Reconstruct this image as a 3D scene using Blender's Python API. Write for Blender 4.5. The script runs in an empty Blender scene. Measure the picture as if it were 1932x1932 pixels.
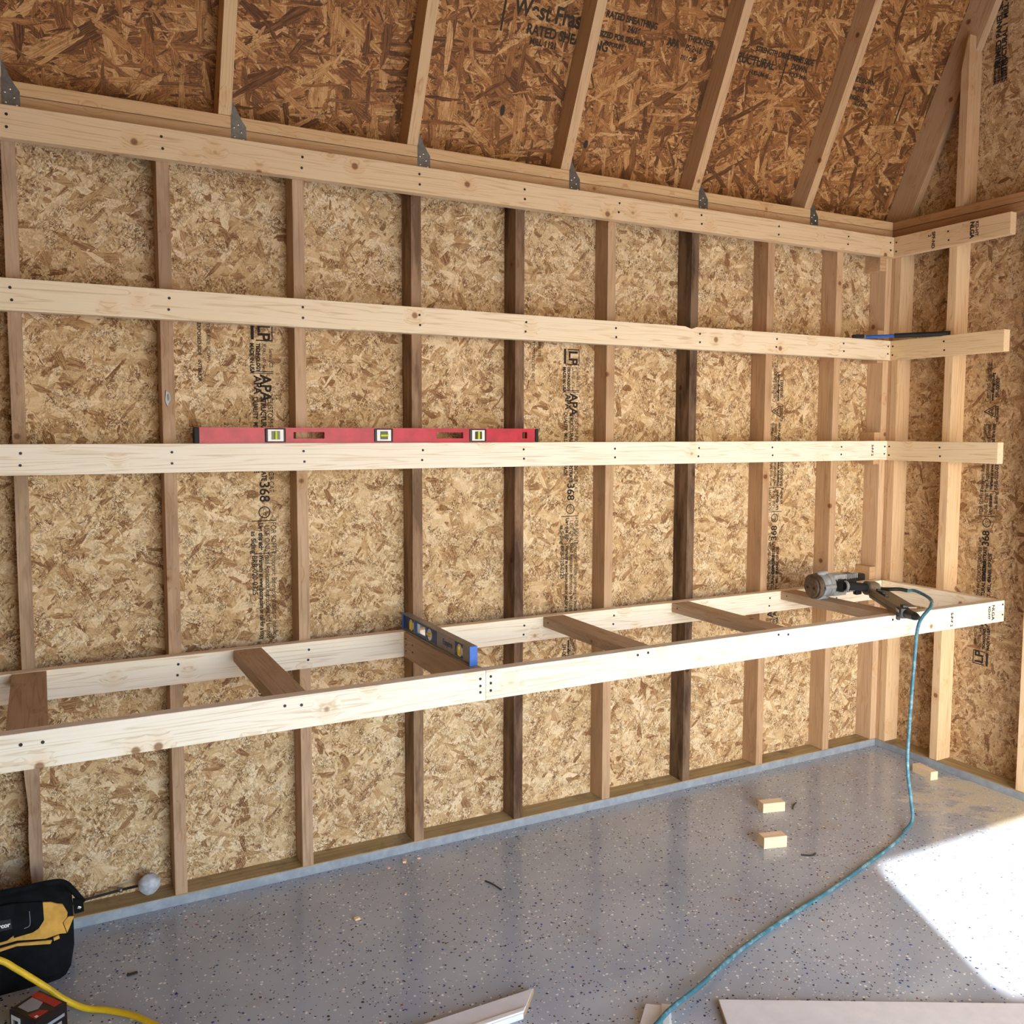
import bpy, bmesh, math, random
from mathutils import Vector, Matrix, noise
random.seed(7)
S = bpy.context.scene
COL = S.collection
PI = math.pi

# ------------------------------------------------------------------ camera
CAM = Vector((-3.547, -2.9387, 1.5191))
yaw, pitch, roll = 0.485, -0.0775, -0.003
F_ = Vector((math.sin(yaw)*math.cos(pitch), math.cos(yaw)*math.cos(pitch), math.sin(pitch)))
R_ = Vector((math.cos(yaw), -math.sin(yaw), 0))
U_ = R_.cross(F_)
Rr = R_*math.cos(roll) - U_*math.sin(roll)
Ur = R_*math.sin(roll) + U_*math.cos(roll)
cd = bpy.data.cameras.new('camera'); cam = bpy.data.objects.new('camera', cd); COL.objects.link(cam)
M = Matrix((Rr, Ur, -F_)).transposed().to_4x4(); M.translation = CAM
cam.matrix_world = M
cd.sensor_width = 36; cd.lens = 1692.08/1932*36; cd.shift_y = -(966-944.04)/1932
cd.clip_start = 0.02
S.camera = cam

# ------------------------------------------------------------------ sky, sun, exposure
w = bpy.data.worlds.new('sky'); S.world = w; w.use_nodes = True
wn = w.node_tree; wn.nodes.clear()
wo = wn.nodes.new('ShaderNodeOutputWorld'); bg = wn.nodes.new('ShaderNodeBackground')
sky = wn.nodes.new('ShaderNodeTexSky'); sky.sky_type = 'NISHITA'; sky.sun_disc = False
sky.sun_elevation = math.radians(38.2); sky.sun_rotation = math.radians(205)
wn.links.new(sky.outputs[0], bg.inputs[0]); wn.links.new(bg.outputs[0], wo.inputs[0])
bg.inputs[1].default_value = 0.75
sd = Vector((0.423, 0.906, -0.788)).normalized()
sl = bpy.data.lights.new('sun', 'SUN'); sl.energy = 20; sl.angle = math.radians(1.2); sl.color = (.97, .98, 1)
so = bpy.data.objects.new('sun', sl); COL.objects.link(so)
so.rotation_euler = sd.to_track_quat('-Z', 'Y').to_euler(); so.location = (-6, -9, 8)
pl = bpy.data.lights.new('door_portal', 'AREA'); pl.shape = 'RECTANGLE'; pl.size = 2.6; pl.size_y = 2.05
pl.cycles.is_portal = True
po = bpy.data.objects.new('door_portal', pl); COL.objects.link(po)
po.location = (-1.8, -4.48, 1.03); po.rotation_euler = (PI/2, 0, 0)
S.view_settings.view_transform = 'Standard'; S.view_settings.look = 'None'
S.view_settings.gamma = 1; S.view_settings.use_curve_mapping = False
S.view_settings.exposure = 1.12
S.cycles.use_denoising = True
S.cycles.max_bounces = 7; S.cycles.diffuse_bounces = 5; S.cycles.use_adaptive_sampling = True; S.cycles.adaptive_threshold = .02
S.cycles.sample_clamp_indirect = 30
S.cycles.caustics_reflective = True

# ------------------------------------------------------------------ node helpers
def new_mat(name):
    m = bpy.data.materials.new(name); m.use_nodes = True
    nt = m.node_tree; nt.nodes.clear()
    out = nt.nodes.new('ShaderNodeOutputMaterial'); b = nt.nodes.new('ShaderNodeBsdfPrincipled')
    nt.links.new(b.outputs[0], out.inputs[0])
    return m, nt, b
class N:
    def __init__(s, nt): s.nt = nt
    def n(s, t, **k):
        x = s.nt.nodes.new(t)
        for a, v in k.items(): setattr(x, a, v)
        return x
    def link(s, a, b): s.nt.links.new(a, b)
    def put(s, sock, v):
        if isinstance(v, bpy.types.NodeSocket): s.link(v, sock)
        else: sock.default_value = v
    def math(s, op, a, b=None, clamp=False):
        x = s.n('ShaderNodeMath', operation=op, use_clamp=clamp); s.put(x.inputs[0], a)
        if b is not None: s.put(x.inputs[1], b)
        return x.outputs[0]
    def vmath(s, op, a, b):
        x = s.n('ShaderNodeVectorMath', operation=op); s.put(x.inputs[0], a); s.put(x.inputs[1], b); return x.outputs[0]
    def map(s, v, loc=(0,0,0), rot=(0,0,0), sc=(1,1,1)):
        # texture-style: rotate, then scale, then shift
        r = s.n('ShaderNodeVectorRotate', rotation_type='Z_AXIS'); s.put(r.inputs['Vector'], v); r.inputs['Angle'].default_value = rot[2]
        m = s.vmath('MULTIPLY', r.outputs[0] if rot[2] else v, sc)
        if not rot[2]: s.nt.nodes.remove(r)
        return s.vmath('ADD', m, loc) if any(loc) else m
    def noise(s, v, scale=1, detail=2, rough=.5, dim='3D', dist=0):
        x = s.n('ShaderNodeTexNoise', noise_dimensions=dim); s.put(x.inputs['Vector'], v)
        x.inputs['Scale'].default_value = scale; x.inputs['Detail'].default_value = detail
        x.inputs['Roughness'].default_value = rough; x.inputs['Distortion'].default_value = dist
        return x.outputs[0]
    def vor(s, v, scale=1, dim='2D', rnd=1):
        x = s.n('ShaderNodeTexVoronoi', voronoi_dimensions=dim); s.put(x.inputs['Vector'], v)
        x.inputs['Scale'].default_value = scale; x.inputs['Randomness'].default_value = rnd
        return x
    def mix(s, f, a, b, mode='MIX'):
        x = s.n('ShaderNodeMix', data_type='RGBA', blend_type=mode); s.put(x.inputs[0], f); s.put(x.inputs[6], a); s.put(x.inputs[7], b)
        return x.outputs[2]
    def fmix(s, f, a, b):
        x = s.n('ShaderNodeMix', data_type='FLOAT'); s.put(x.inputs[0], f); s.put(x.inputs[2], a); s.put(x.inputs[3], b); return x.outputs[0]
    def ramp(s, f, stops, interp='LINEAR'):
        x = s.n('ShaderNodeValToRGB'); x.color_ramp.interpolation = interp; s.put(x.inputs[0], f)
        e = x.color_ramp.elements
        while len(e) < len(stops): e.new(.5)
        for q, (p, c) in zip(e, stops): q.position = p; q.color = c if len(c) == 4 else (*c, 1)
        return x.outputs[0]
    def rng(s, v, a, b, c=0, d=1):
        x = s.n('ShaderNodeMapRange'); s.put(x.inputs[0], v)
        for i, q in enumerate((a, b, c, d)): x.inputs[i+1].default_value = q
        return x.outputs[0]
    def bump(s, h, strength, dist, b):
        x = s.n('ShaderNodeBump'); s.put(x.inputs['Height'], h); x.inputs['Strength'].default_value = strength
        x.inputs['Distance'].default_value = dist; s.link(x.outputs[0], b.inputs['Normal'])
def lin(r, g, b):
    f = lambda c: c/12.92 if c <= .04045 else ((c+.055)/1.055)**2.4
    return (f(r/255), f(g/255), f(b/255), 1)

def plain(name, rgb, rough=.6, metal=0, spec=.5, nscale=0, namt=.15, bump=0):
    m, nt, b = new_mat(name); q = N(nt)
    c = lin(*rgb)
    if nscale:
        tc = q.n('ShaderNodeTexCoord'); nz = q.noise(tc.outputs['Object'], nscale, 4, .6)
        d = tuple(x*(1-namt*2) for x in c[:3])+(1,)
        b.inputs['Base Color'].default_value = c
        q.link(q.mix(q.rng(nz, .35, .65), d, c), b.inputs['Base Color'])
        if bump: q.bump(nz, bump, .002, b)
    else: b.inputs['Base Color'].default_value = c
    b.inputs['Roughness'].default_value = rough; b.inputs['Metallic'].default_value = metal
    b.inputs['Specular IOR Level'].default_value = spec
    return m

def osb(name, cols, fleck, big, small, mixr=(.42, .58), fl=(.011, .0026), fl_thr=.80, fl_amt=.85, seed=0., grain=.3, tint=(.86, .78, .68, 1), bmp=.25, clus=(.40, .60)):
    m, nt, b = new_mat(name); q = N(nt)
    tc = q.n('ShaderNodeTexCoord'); P = q.vmath('ADD', tc.outputs['Object'], (seed, seed*1.7, 0))
    wob = q.n('ShaderNodeTexNoise'); q.put(wob.inputs['Vector'], P); wob.inputs['Scale'].default_value = 22; wob.inputs['Detail'].default_value = 2
    Pw = q.vmath('ADD', P, q.vmath('MULTIPLY', wob.outputs['Color'], (.012, .012, 0)))
    where = q.rng(q.noise(P, 9, 3, .6), mixr[0], mixr[1])          # where fine strands lie on top
    H = None
    rnd = random.Random(int(seed*10)+3)
    specs = [(big, i) for i in range(big[2])]+[(small, i+40) for i in range(small[2])]
    for n_, (sp_, i) in enumerate(specs):
        a = PI*n_*.382 + rnd.uniform(-.2, .2)
        l = sp_[0]*rnd.uniform(.65, 1.35); ww = sp_[1]*rnd.uniform(.6, 1.5)
        v = q.vor(q.map(Pw, rot=(0, 0, a), sc=(1/l, 1/ww, 0), loc=(i*13.7, i*7.1, 0)))
        sp = q.n('ShaderNodeSeparateColor'); q.link(v.outputs['Color'], sp.inputs[0])
        tone = sp.outputs[1]; gv = q.map(P, rot=(0, 0, a), sc=(12, 420, 0))
        h = q.math('SUBTRACT', sp.outputs[0], q.math('MULTIPLY', v.outputs['Distance'], .15))
        if sp_ is small: h = q.math('ADD', h, q.math('SUBTRACT', q.math('MULTIPLY', where, .45), .35))
        if H is None: H, T, G = h, tone, gv
        else:
            s_ = q.math('GREATER_THAN', h, H); T = q.fmix(s_, T, tone); H = q.math('MAXIMUM', H, h)
            mv = q.n('ShaderNodeMix', data_type='VECTOR'); q.put(mv.inputs[0], s_); q.put(mv.inputs[4], G); q.put(mv.inputs[5], gv); G = mv.outputs[1]
    g = q.noise(G, 1, 2, .6, '2D')
    T = q.math('ADD', T, q.math('MULTIPLY', q.math('SUBTRACT', g, .5), grain*2.6))
    base = q.ramp(T, cols)
    bl = q.noise(P, 4, 3, .6)
    base = q.mix(q.rng(bl, .3, .7, .0, .6), base, q.mix(1, base, tint, 'MULTIPLY'))
    Fm = None
    for i, a in enumerate((.35, 1.0, 1.6, 2.2, 2.8)):              # dark slivers and gaps between strands
        v = q.vor(q.map(Pw, rot=(0, 0, a), sc=(1/fl[0], 1/fl[1], 0), loc=(i*5.3, i*9.9, 0)))
        sp = q.n('ShaderNodeSeparateColor'); q.link(v.outputs['Color'], sp.inputs[0])
        k = q.math('MULTIPLY', q.math('GREATER_THAN', sp.outputs[0], fl_thr), q.math('LESS_THAN', v.outputs['Distance'], .5))
        k = q.math('MULTIPLY', k, q.rng(sp.outputs[2], 0, 1, .3, 1))
        Fm = k if Fm is None else q.math('MAXIMUM', Fm, k)
    cl = q.rng(q.noise(P, 14, 4, .68), clus[0], clus[1], .12, 1)
    Fm = q.math('MULTIPLY', Fm, q.math('MULTIPLY', cl, fl_amt))
    q.link(q.mix(Fm, base, fleck), b.inputs['Base Color']); b.inputs['Roughness'].default_value = .72
    b.inputs['Specular IOR Level'].default_value = .3
    q.bump(q.noise(P, 70, 2, .6), bmp, .002, b)
    return m
OSB_WALL = osb('osb_wall', [(0., lin(136, 98, 62)), (.12, lin(180, 144, 102)), (.38, lin(206, 176, 132)), (.7, lin(220, 194, 154)), (1, lin(236, 216, 182))],
               lin(88, 56, 30), (.060, .022, 4), (.022, .006, 4), seed=1.3, fl_thr=.77, fl_amt=.95)
OSB_GABLE_SHADE = osb('osb_gable_shade', [(0., lin(126, 90, 56)), (.12, lin(170, 132, 92)), (.4, lin(196, 162, 120)), (.75, lin(208, 178, 138)), (1, lin(222, 198, 160))],
               lin(92, 60, 34), (.060, .022, 4), (.022, .006, 4), seed=4.6, fl_thr=.77)  # same sheathing as the long wall, browner: shade put into the colours
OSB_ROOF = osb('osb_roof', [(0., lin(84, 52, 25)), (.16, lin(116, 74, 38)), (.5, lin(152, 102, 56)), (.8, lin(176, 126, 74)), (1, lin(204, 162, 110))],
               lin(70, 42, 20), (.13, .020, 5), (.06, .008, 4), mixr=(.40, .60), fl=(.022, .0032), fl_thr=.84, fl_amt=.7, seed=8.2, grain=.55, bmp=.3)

def lumber():
    m, nt, b = new_mat('lumber'); q = N(nt)
    tc = q.n('ShaderNodeTexCoord'); oi = q.n('ShaderNodeObjectInfo')
    off = q.vmath('MULTIPLY', q.n('ShaderNodeCombineXYZ').outputs[0], (1, 1, 1))
    cx = q.n('ShaderNodeCombineXYZ'); r = oi.outputs['Random']
    q.put(cx.inputs[0], q.math('MULTIPLY', r, 53)); q.put(cx.inputs[1], q.math('MULTIPLY', r, 91)); q.put(cx.inputs[2], q.math('MULTIPLY', r, 37))
    P = q.vmath('ADD', tc.outputs['Object'], cx.outputs[0])
    # knots
    v = q.vor(P, 7.5, '3D'); d = v.outputs['Distance']
    kn = q.rng(d, .06, .10, 1, 0); halo = q.rng(d, .10, .34, 1, 0)
    # grain bends round knots
    bend = q.math('MULTIPLY', halo, .012)
    Pb = q.vmath('ADD', P, q.n('ShaderNodeCombineXYZ').outputs[0])
    cb = q.n('ShaderNodeCombineXYZ'); q.put(cb.inputs[1], bend); q.put(cb.inputs[2], bend)
    Pb = q.vmath('ADD', P, cb.outputs[0])
    fine = q.noise(q.map(Pb, sc=(3.5, 170, 170)), 1, 3, .6)
    broad = q.noise(q.map(Pb, sc=(.9, 22, 22)), 1, 2, .5)
    ring = q.math('SINE', q.math('MULTIPLY', broad, 75))
    ring = q.rng(ring, .2, 1, 0, 1)
    t = q.math('ADD', q.math('MULTIPLY', ring, .45), q.math('MULTIPLY', q.rng(fine, .3, .7), .55))
    shade = q.ramp(t, [(0, (1.0, 1.0, 1.0)), (.5, (.96, .94, .90)), (1, (.74, .65, .52))])
    col = q.mix(1, oi.outputs['Color'], shade, 'MULTIPLY')
    col = q.mix(q.math('MULTIPLY', halo, .35), col, q.mix(1, col, (.86, .66, .42, 1), 'MULTIPLY'))
    col = q.mix(q.math('MULTIPLY', kn, .85), col, q.mix(1, col, (.30, .17, .09, 1), 'MULTIPLY'))
    # weathering stains, amount in the object's alpha
    st = q.noise(q.map(P, sc=(3, 14, 14)), 1, 4, .65)
    amt = q.math('SUBTRACT', 1, oi.outputs['Alpha'])
    stm = q.math('MULTIPLY', q.rng(st, .42, .62), amt, clamp=True)
    col = q.mix(stm, col, q.mix(1, col, (.30, .25, .22, 1), 'MULTIPLY'))
    q.link(col, b.inputs['Base Color']); b.inputs['Roughness'].default_value = .7; b.inputs['Specular IOR Level'].default_value = .3
    q.bump(q.noise(q.map(P, sc=(3.5, 170, 170)), 1, 1, .5), .08, .0015, b)
    return m
LUM = lumber()

def plate_mat():   # sill plates: grey paint on the room side, bare treated wood on top
    m, nt, b = new_mat('sill_plate_wood'); q = N(nt)
    tc = q.n('ShaderNodeTexCoord'); ge = q.n('ShaderNodeNewGeometry'); sp = q.n('ShaderNodeSeparateXYZ')
    q.link(tc.outputs['Object'], sp.inputs[0])
    P = tc.outputs['Object']
    bare = q.ramp(q.noise(q.map(P, sc=(3, 60, 60)), 1, 4, .6), [(.25, lin(120, 100, 66)), (.5, lin(160, 138, 96)), (.8, lin(182, 162, 120))])
    bare = q.mix(q.rng(q.noise(P, 9, 5, .7), .55, .75), bare, lin(92, 80, 62))
    paint = q.mix(q.rng(q.noise(P, 30, 4, .6), .4, .7), lin(138, 146, 155), lin(158, 166, 174))
    edge = q.math('ADD', sp.outputs[2], q.math('MULTIPLY', q.noise(P, 12, 3), .006))
    q.link(q.mix(q.math('GREATER_THAN', edge, .0178), paint, bare), b.inputs['Base Color'])
    b.inputs['Roughness'].default_value = .55
    return m
PLATE = plate_mat()

def floor_mat():
    m, nt, b = new_mat('epoxy_flake_floor'); q = N(nt)
    tc = q.n('ShaderNodeTexCoord'); P = tc.outputs['Object']
    base = q.mix(q.rng(q.noise(P, 1.6, 4, .6), .35, .65), lin(158, 166, 176), lin(175, 183, 192))
    cl = q.rng(q.noise(P, 3.5, 3, .6), .3, .7, .55, 1.0)
    col = base
    wd = q.n('ShaderNodeTexNoise'); q.put(wd.inputs['Vector'], P); wd.inputs['Scale'].default_value = 150; wd.inputs['Detail'].default_value = 1
    Pw = q.vmath('ADD', P, q.vmath('MULTIPLY', wd.outputs['Color'], (.004, .004, 0)))
    for i, (sc, thr, c) in enumerate(((95, .935, lin(235, 236, 232)), (100, .95, lin(28, 28, 34)), (90, .965, lin(52, 64, 128)), (150, .93, lin(70, 62, 60)), (140, .93, lin(214, 212, 206)), (110, .985, lin(140, 84, 60)))):
        v = q.vor(q.map(Pw, loc=(i*3.3, i*1.9, 0), sc=(1, 1, 0), rot=(0, 0, i*.7+.3)), sc)
        sp = q.n('ShaderNodeSeparateColor'); q.link(v.outputs['Color'], sp.inputs[0])
        rad = q.rng(sp.outputs[1], 0, 1, .18, .42)
        k = q.math('MULTIPLY', q.math('GREATER_THAN', q.math('MULTIPLY', sp.outputs[0], q.rng(cl, .55, 1, .97, 1.0)), thr), q.math('LESS_THAN', v.outputs['Distance'], rad))
        col = q.mix(k, col, c)
    # sawdust drifted along the short wall
    xy = q.n('ShaderNodeSeparateXYZ'); q.link(P, xy.inputs[0])
    near = q.math('MULTIPLY', q.rng(xy.outputs[0], -.62, -.05), q.rng(xy.outputs[1], -.30, -.55))
    near = q.math('MULTIPLY', near, q.rng(xy.outputs[1], -1.9, -1.1))
    n1 = q.noise(q.map(P, sc=(5, 9, 0), rot=(0, 0, .5)), 1, 7, .72)
    dust = q.rng(q.math('ADD', n1, q.math('MULTIPLY', q.math('SUBTRACT', near, 1), .30)), .30, .44)
    dust = q.math('MULTIPLY', dust, q.rng(near, .0, .3))
    d2 = q.math('MULTIPLY', q.rng(q.noise(P, 260, 3, .6), .35, .6), dust)
    tan_ = q.math('MULTIPLY', q.rng(q.noise(q.map(P, loc=(4, 3, 0)), 3, 5, .7), .6, .74), .35)
    col = q.mix(tan_, col, lin(160, 136, 110))
    col = q.mix(q.math('MULTIPLY', d2, .9), col, lin(228, 214, 170))
    q.link(col, b.inputs['Base Color'])
    rgh = q.math('ADD', q.rng(q.noise(P, 2.2, 4, .6), .3, .7, .08, .14), q.math('MULTIPLY', dust, .5))
    q.link(rgh, b.inputs['Roughness']); b.inputs['Specular IOR Level'].default_value = .5
    q.bump(q.noise(P, 45, 3, .6), .02, .002, b)
    return m
FLOOR = floor_mat()
INK = plain('printing_ink', (52, 44, 40), .8, spec=.2)
INK_ROOF = plain('roof_printing_ink', (62, 50, 38), .8, spec=.2)
STEEL = plain('galvanised_steel', (128, 126, 122), .45, .7, nscale=60)
NAILM = plain('nail_steel', (190, 190, 188), .25, .9)
SCREW = plain('dark_screw', (40, 36, 34), .5, .4)
BLACK = plain('black_plastic', (26, 26, 28), .45, nscale=40, namt=.1)
RUBBER = plain('black_rubber', (18, 20, 22), .7, nscale=80, namt=.15)
RED = plain('red_level_paint', (196, 38, 62), .42, nscale=22, namt=.14)
WHITEP = plain('white_plastic', (232, 232, 230), .4)
VIAL = plain('vial_green', (180, 200, 40), .15)
VIALD = plain('vial_mark', (60, 52, 14), .3)
VIALY = plain('vial_yellow', (222, 190, 20), .15)
ALU = plain('aluminium_grey', (156, 150, 142), .45, .35, nscale=35, namt=.12)
BLUE = plain('blue_plastic', (38, 100, 190), .4, nscale=40, namt=.08)
BLUED = plain('blue_label', (24, 62, 128), .5)
SILVER = plain('cast_silver', (176, 182, 186), .4, .35, nscale=45, namt=.1)
BRONZE = plain('dusty_cap', (112, 92, 76), .55, .4, nscale=60, namt=.25)
DKMET = plain('dark_steel', (62, 58, 54), .5, .6, nscale=50)
MAGM = plain('magazine_alloy', (140, 126, 104), .5, .3, nscale=30, namt=.15)
FABRIC = plain('black_canvas', (24, 25, 27), .92, spec=.15, nscale=30, namt=.25, bump=.4)
YELF = plain('yellow_canvas', (222, 172, 84), .9, spec=.15, nscale=35, namt=.12, bump=.3)
YCORD = plain('yellow_cord_jacket', (226, 186, 28), .45, nscale=50, namt=.06)
TRIMW = plain('white_primed_trim', (226, 226, 226), .5, nscale=24, namt=.035)
TRIME = plain('trim_cut_edge', (196, 168, 130), .8, nscale=60)
CARD = plain('black_carton', (28, 20, 20), .35)
CARDR = plain('red_print', (176, 36, 40), .4)
CARDG = plain('grey_print', (150, 150, 158), .4)
CHIPM = plain('fresh_chip', (226, 196, 156), .8)
TWIGM = plain('dark_twig', (52, 46, 34), .8)
BALLM = plain('spattered_grey', (196, 200, 206), .7, nscale=55, namt=.18, bump=.6)
FOIL = plain('foil', (140, 140, 142), .45, .3)
CONC = plain('driveway', (150, 146, 138), .9, nscale=3)
def hose_mat():
    m, nt, b = new_mat('teal_hose'); q = N(nt); tc = q.n('ShaderNodeTexCoord')
    k = q.rng(q.noise(q.map(tc.outputs['Object'], sc=(1, 1, 1)), 30, 5, .7), .48, .66)
    q.link(q.mix(k, lin(52, 108, 124), lin(132, 166, 174)), b.inputs['Base Color']); b.inputs['Roughness'].default_value = .45
    return m
HOSE = hose_mat()

# ------------------------------------------------------------------ mesh helpers
class MB:
    def __init__(s): s.bm = bmesh.new()
    def box(s, c, d, bev=0, rot=None):
        t = bmesh.new(); bmesh.ops.create_cube(t, size=1)
        for v in t.verts: v.co = Vector((v.co.x*d[0], v.co.y*d[1], v.co.z*d[2]))
        if bev: bmesh.ops.bevel(t, geom=t.edges[:], offset=bev, segments=2, profile=.6, affect='EDGES')
        return s._add(t, c, rot)
    def _add(s, t, c=(0,0,0), rot=None):
        Mx = Matrix.Translation(c) @ (rot.to_4x4() if rot else Matrix())
        me = bpy.data.meshes.new('t'); bmesh.ops.transform(t, matrix=Mx, verts=t.verts); t.to_mesh(me); t.free()
        s.bm.from_mesh(me); bpy.data.meshes.remove(me); return s
    def cyl(s, a, b, r, r2=None, seg=16, bev=0):
        a = Vector(a); b = Vector(b); t = bmesh.new()
        bmesh.ops.create_cone(t, cap_ends=True, segments=seg, radius1=r, radius2=r if r2 is None else r2, depth=(b-a).length)
        if bev:
            es = [e for e in t.edges if len(e.link_faces) == 2 and any(len(f.verts) > 4 for f in e.link_faces)]
            bmesh.ops.bevel(t, geom=es, offset=bev, segments=2, affect='EDGES')
        return s._add(t, (a+b)/2, (b-a).to_track_quat('Z', 'Y').to_matrix())
    def sphere(s, c, r, sc=(1,1,1), seg=12, nz=0):
        t = bmesh.new(); bmesh.ops.create_uvsphere(t, u_segments=seg, v_segments=max(6, seg//2), radius=r)
        for v in t.verts:
            k = 1+nz*noise.noise(v.co/r*2.2)
            v.co = Vector((v.co.x*sc[0], v.co.y*sc[1], v.co.z*sc[2]))*k
        return s._add(t, c)
    def prism(s, pts, vec, bev=0):
        """closed polygon (3-D points) pushed along vec"""
        t = bmesh.new(); vs = [t.verts.new(p) for p in pts]; f = t.faces.new(vs)
        r = bmesh.ops.extrude_face_region(t, geom=[f])
        bmesh.ops.translate(t, vec=vec, verts=[g for g in r['geom'] if isinstance(g, bmesh.types.BMVert)])
        bmesh.ops.recalc_face_normals(t, faces=t.faces)
        if bev: bmesh.ops.bevel(t, geom=t.edges[:], offset=bev, segments=1, affect='EDGES')
        return s._add(t)
    def tube(s, pts, r, seg=10, sub=8):
        pts = [Vector(p) for p in pts]; P = [2*pts[0]-pts[1]]+pts+[2*pts[-1]-pts[-2]]; L = []
        for i in range(1, len(P)-2):
            for k in range(sub):
                t = k/sub; a, b, c, d = P[i-1:i+3]
                L.append(.5*((2*b)+(-a+c)*t+(2*a-5*b+4*c-d)*t*t+(-a+3*b-3*c+d)*t**3))
        L.append(pts[-1]); rings = []
        up = Vector((0, 0, 1))
        for i, p in enumerate(L):
            d = (L[min(i+1, len(L)-1)]-L[max(i-1, 0)]).normalized()
            if i == 0: n = d.orthogonal().normalized()
            else: n = (n-d*n.dot(d)).normalized()
            b2 = d.cross(n)
            rings.append([s.bm.verts.new(p+(n*math.cos(2*PI*k/seg)+b2*math.sin(2*PI*k/seg))*r) for k in range(seg)])
        for A, B in zip(rings, rings[1:]):
            for k in range(seg): s.bm.faces.new((A[k], A[(k+1)%seg], B[(k+1)%seg], B[k]))
        s.bm.faces.new(rings[0][::-1]); s.bm.faces.new(rings[-1]); return s
    def build(s, name, mat, parent=None, origin=None, rot=None, smooth=False, color=None):
        """mesh is in world coordinates; origin/rot choose the object's own frame"""
        bmesh.ops.recalc_face_normals(s.bm, faces=s.bm.faces)
        if origin is None:
            xs = [v.co for v in s.bm.verts]
            origin = Vector([(min(v[i] for v in xs)+max(v[i] for v in xs))/2 for i in range(3)])
        Mw = Matrix.Translation(origin) @ (rot.to_4x4() if rot else Matrix())
        s.bm.transform(Mw.inverted())
        me = bpy.data.meshes.new(name); s.bm.to_mesh(me); s.bm.free()
        if smooth:
            for p in me.polygons: p.use_smooth = True
            try: me.set_sharp_from_angle(angle=math.radians(40))
            except Exception: pass
        me.materials.append(mat)
        o = bpy.data.objects.new(name, me); COL.objects.link(o)
        if parent is not None:
            o.parent = parent; o.matrix_parent_inverse = Matrix()
            o.matrix_local = PW[parent.name].inverted() @ Mw
        else: o.matrix_world = Mw
        PW[o.name] = Mw
        if color: o.color = color
        return o
PW = {}
def empty(name, loc):
    o = bpy.data.objects.new(name, None); COL.objects.link(o); o.location = loc; o.empty_display_size = .05
    PW[o.name] = Matrix.Translation(loc); return o
def tag(o, label=None, cat=None, group=None, kind=None):
    if label: o['label'] = label
    if cat: o['category'] = cat
    if group: o['group'] = group
    if kind: o['kind'] = kind
    return o
AX = {'x': Matrix.Identity(3), 'y': Matrix.Rotation(PI/2, 3, 'Z'), 'z': Matrix.Rotation(-PI/2, 3, 'Y')}
def board(name, x, y, z, ax, color, parent=None, bev=.002, extra=None):
    mb = MB().box(((x[0]+x[1])/2, (y[0]+y[1])/2, (z[0]+z[1])/2), (x[1]-x[0], y[1]-y[0], z[1]-z[0]), bev)
    return mb.build(name, LUM, parent, rot=AX[ax], color=color)
def C3(r, g, b, a=1.0):
    m_ = (r+g+b)/3+6; r, g, b = (min(250, (v+(m_-v)*.22)*1.05) for v in (r, g, b))
    c = lin(r, g, b); return (c[0], c[1], c[2], a)
FRESH = C3(238, 220, 190); FRESH2 = C3(240, 220, 186); TAN = C3(190, 152, 112, .75); BRN = C3(172, 132, 96, .5)
DARK = C3(120, 86, 60, .1); PALE = C3(224, 192, 150); PLATEC = C3(196, 152, 104)

SD, TK = .089, .038           # stud depth and board thickness
HP, TP, TS = .036, 2.489, 2.450
X0, Y0, XL = 0., 0., -5.2; YF = -4.36
T1, R2, R3, BZ, BD = 2.410, 1.9393, 1.4768, .8197, .624

# ------------------------------------------------------------------ room shell
def slab(name, c, d, mat, rotm=None, kind='structure', origin=None):
    o = MB().box(c, d).build(name, mat, rot=rotm, origin=origin); tag(o, kind=kind); return o
fl = MB().box(((XL+.1)/2, YF/2, -.05), (abs(XL)+.3, abs(YF)+.3, .1)).build('floor', FLOOR, origin=Vector((0, 0, 0))); tag(fl, kind='structure')
RW = Matrix.Rotation(PI/2, 3, 'X')                                   # local X->x, local Y->z
RB = Matrix(((0, 0, -1), (-1, 0, 0), (0, 1, 0)))                      # local X->-y, local Y->z, local Z->-x
wb = slab('wall_back', ((XL+SD)/2, SD+.0055, TP/2), (abs(XL)+SD, .011, TP+.1), OSB_WALL, RW, origin=Vector((0, SD, 0)))
HB = 4.4
mb = MB().prism([(SD, SD+.02, 0), (SD, SD+.02, 2.53), (SD, -.42, 3.55), (SD, -2.13, 4.5), (SD, -3.94, 3.55), (SD, YF-SD, 2.53), (SD, YF-SD, 0)], (.011, 0, 0))
wr = mb.build('wall_right', OSB_GABLE_SHADE, origin=Vector((SD, 0, 0)), rot=RB); tag(wr, kind='structure')
mb = MB().prism([(XL, SD+.02, 0), (XL, SD+.02, 2.53), (XL, -.42, 3.55), (XL, -2.13, 4.5), (XL, -3.94, 3.55), (XL, YF-SD, 2.53), (XL, YF-SD, 0)], (-.011, 0, 0))
wl = mb.build('wall_left', OSB_GABLE_SHADE, rot=RB); tag(wl, kind='structure')
# front wall with a wide doorway
DX0, DX1, DZ = -3.3, -.75, 2.05
mb = MB()
mb.box(((XL+DX0)/2, YF-.05, TP/2), (DX0-XL, .1, TP)); mb.box(((DX1+SD)/2, YF-.05, TP/2), (SD-DX1, .1, TP)); mb.box(((DX0+DX1)/2, YF-.05, (DZ+TP)/2), (DX1-DX0, .1, TP-DZ))
tag(mb.build('wall_front', OSB_WALL, rot=RW), kind='structure')
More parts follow.
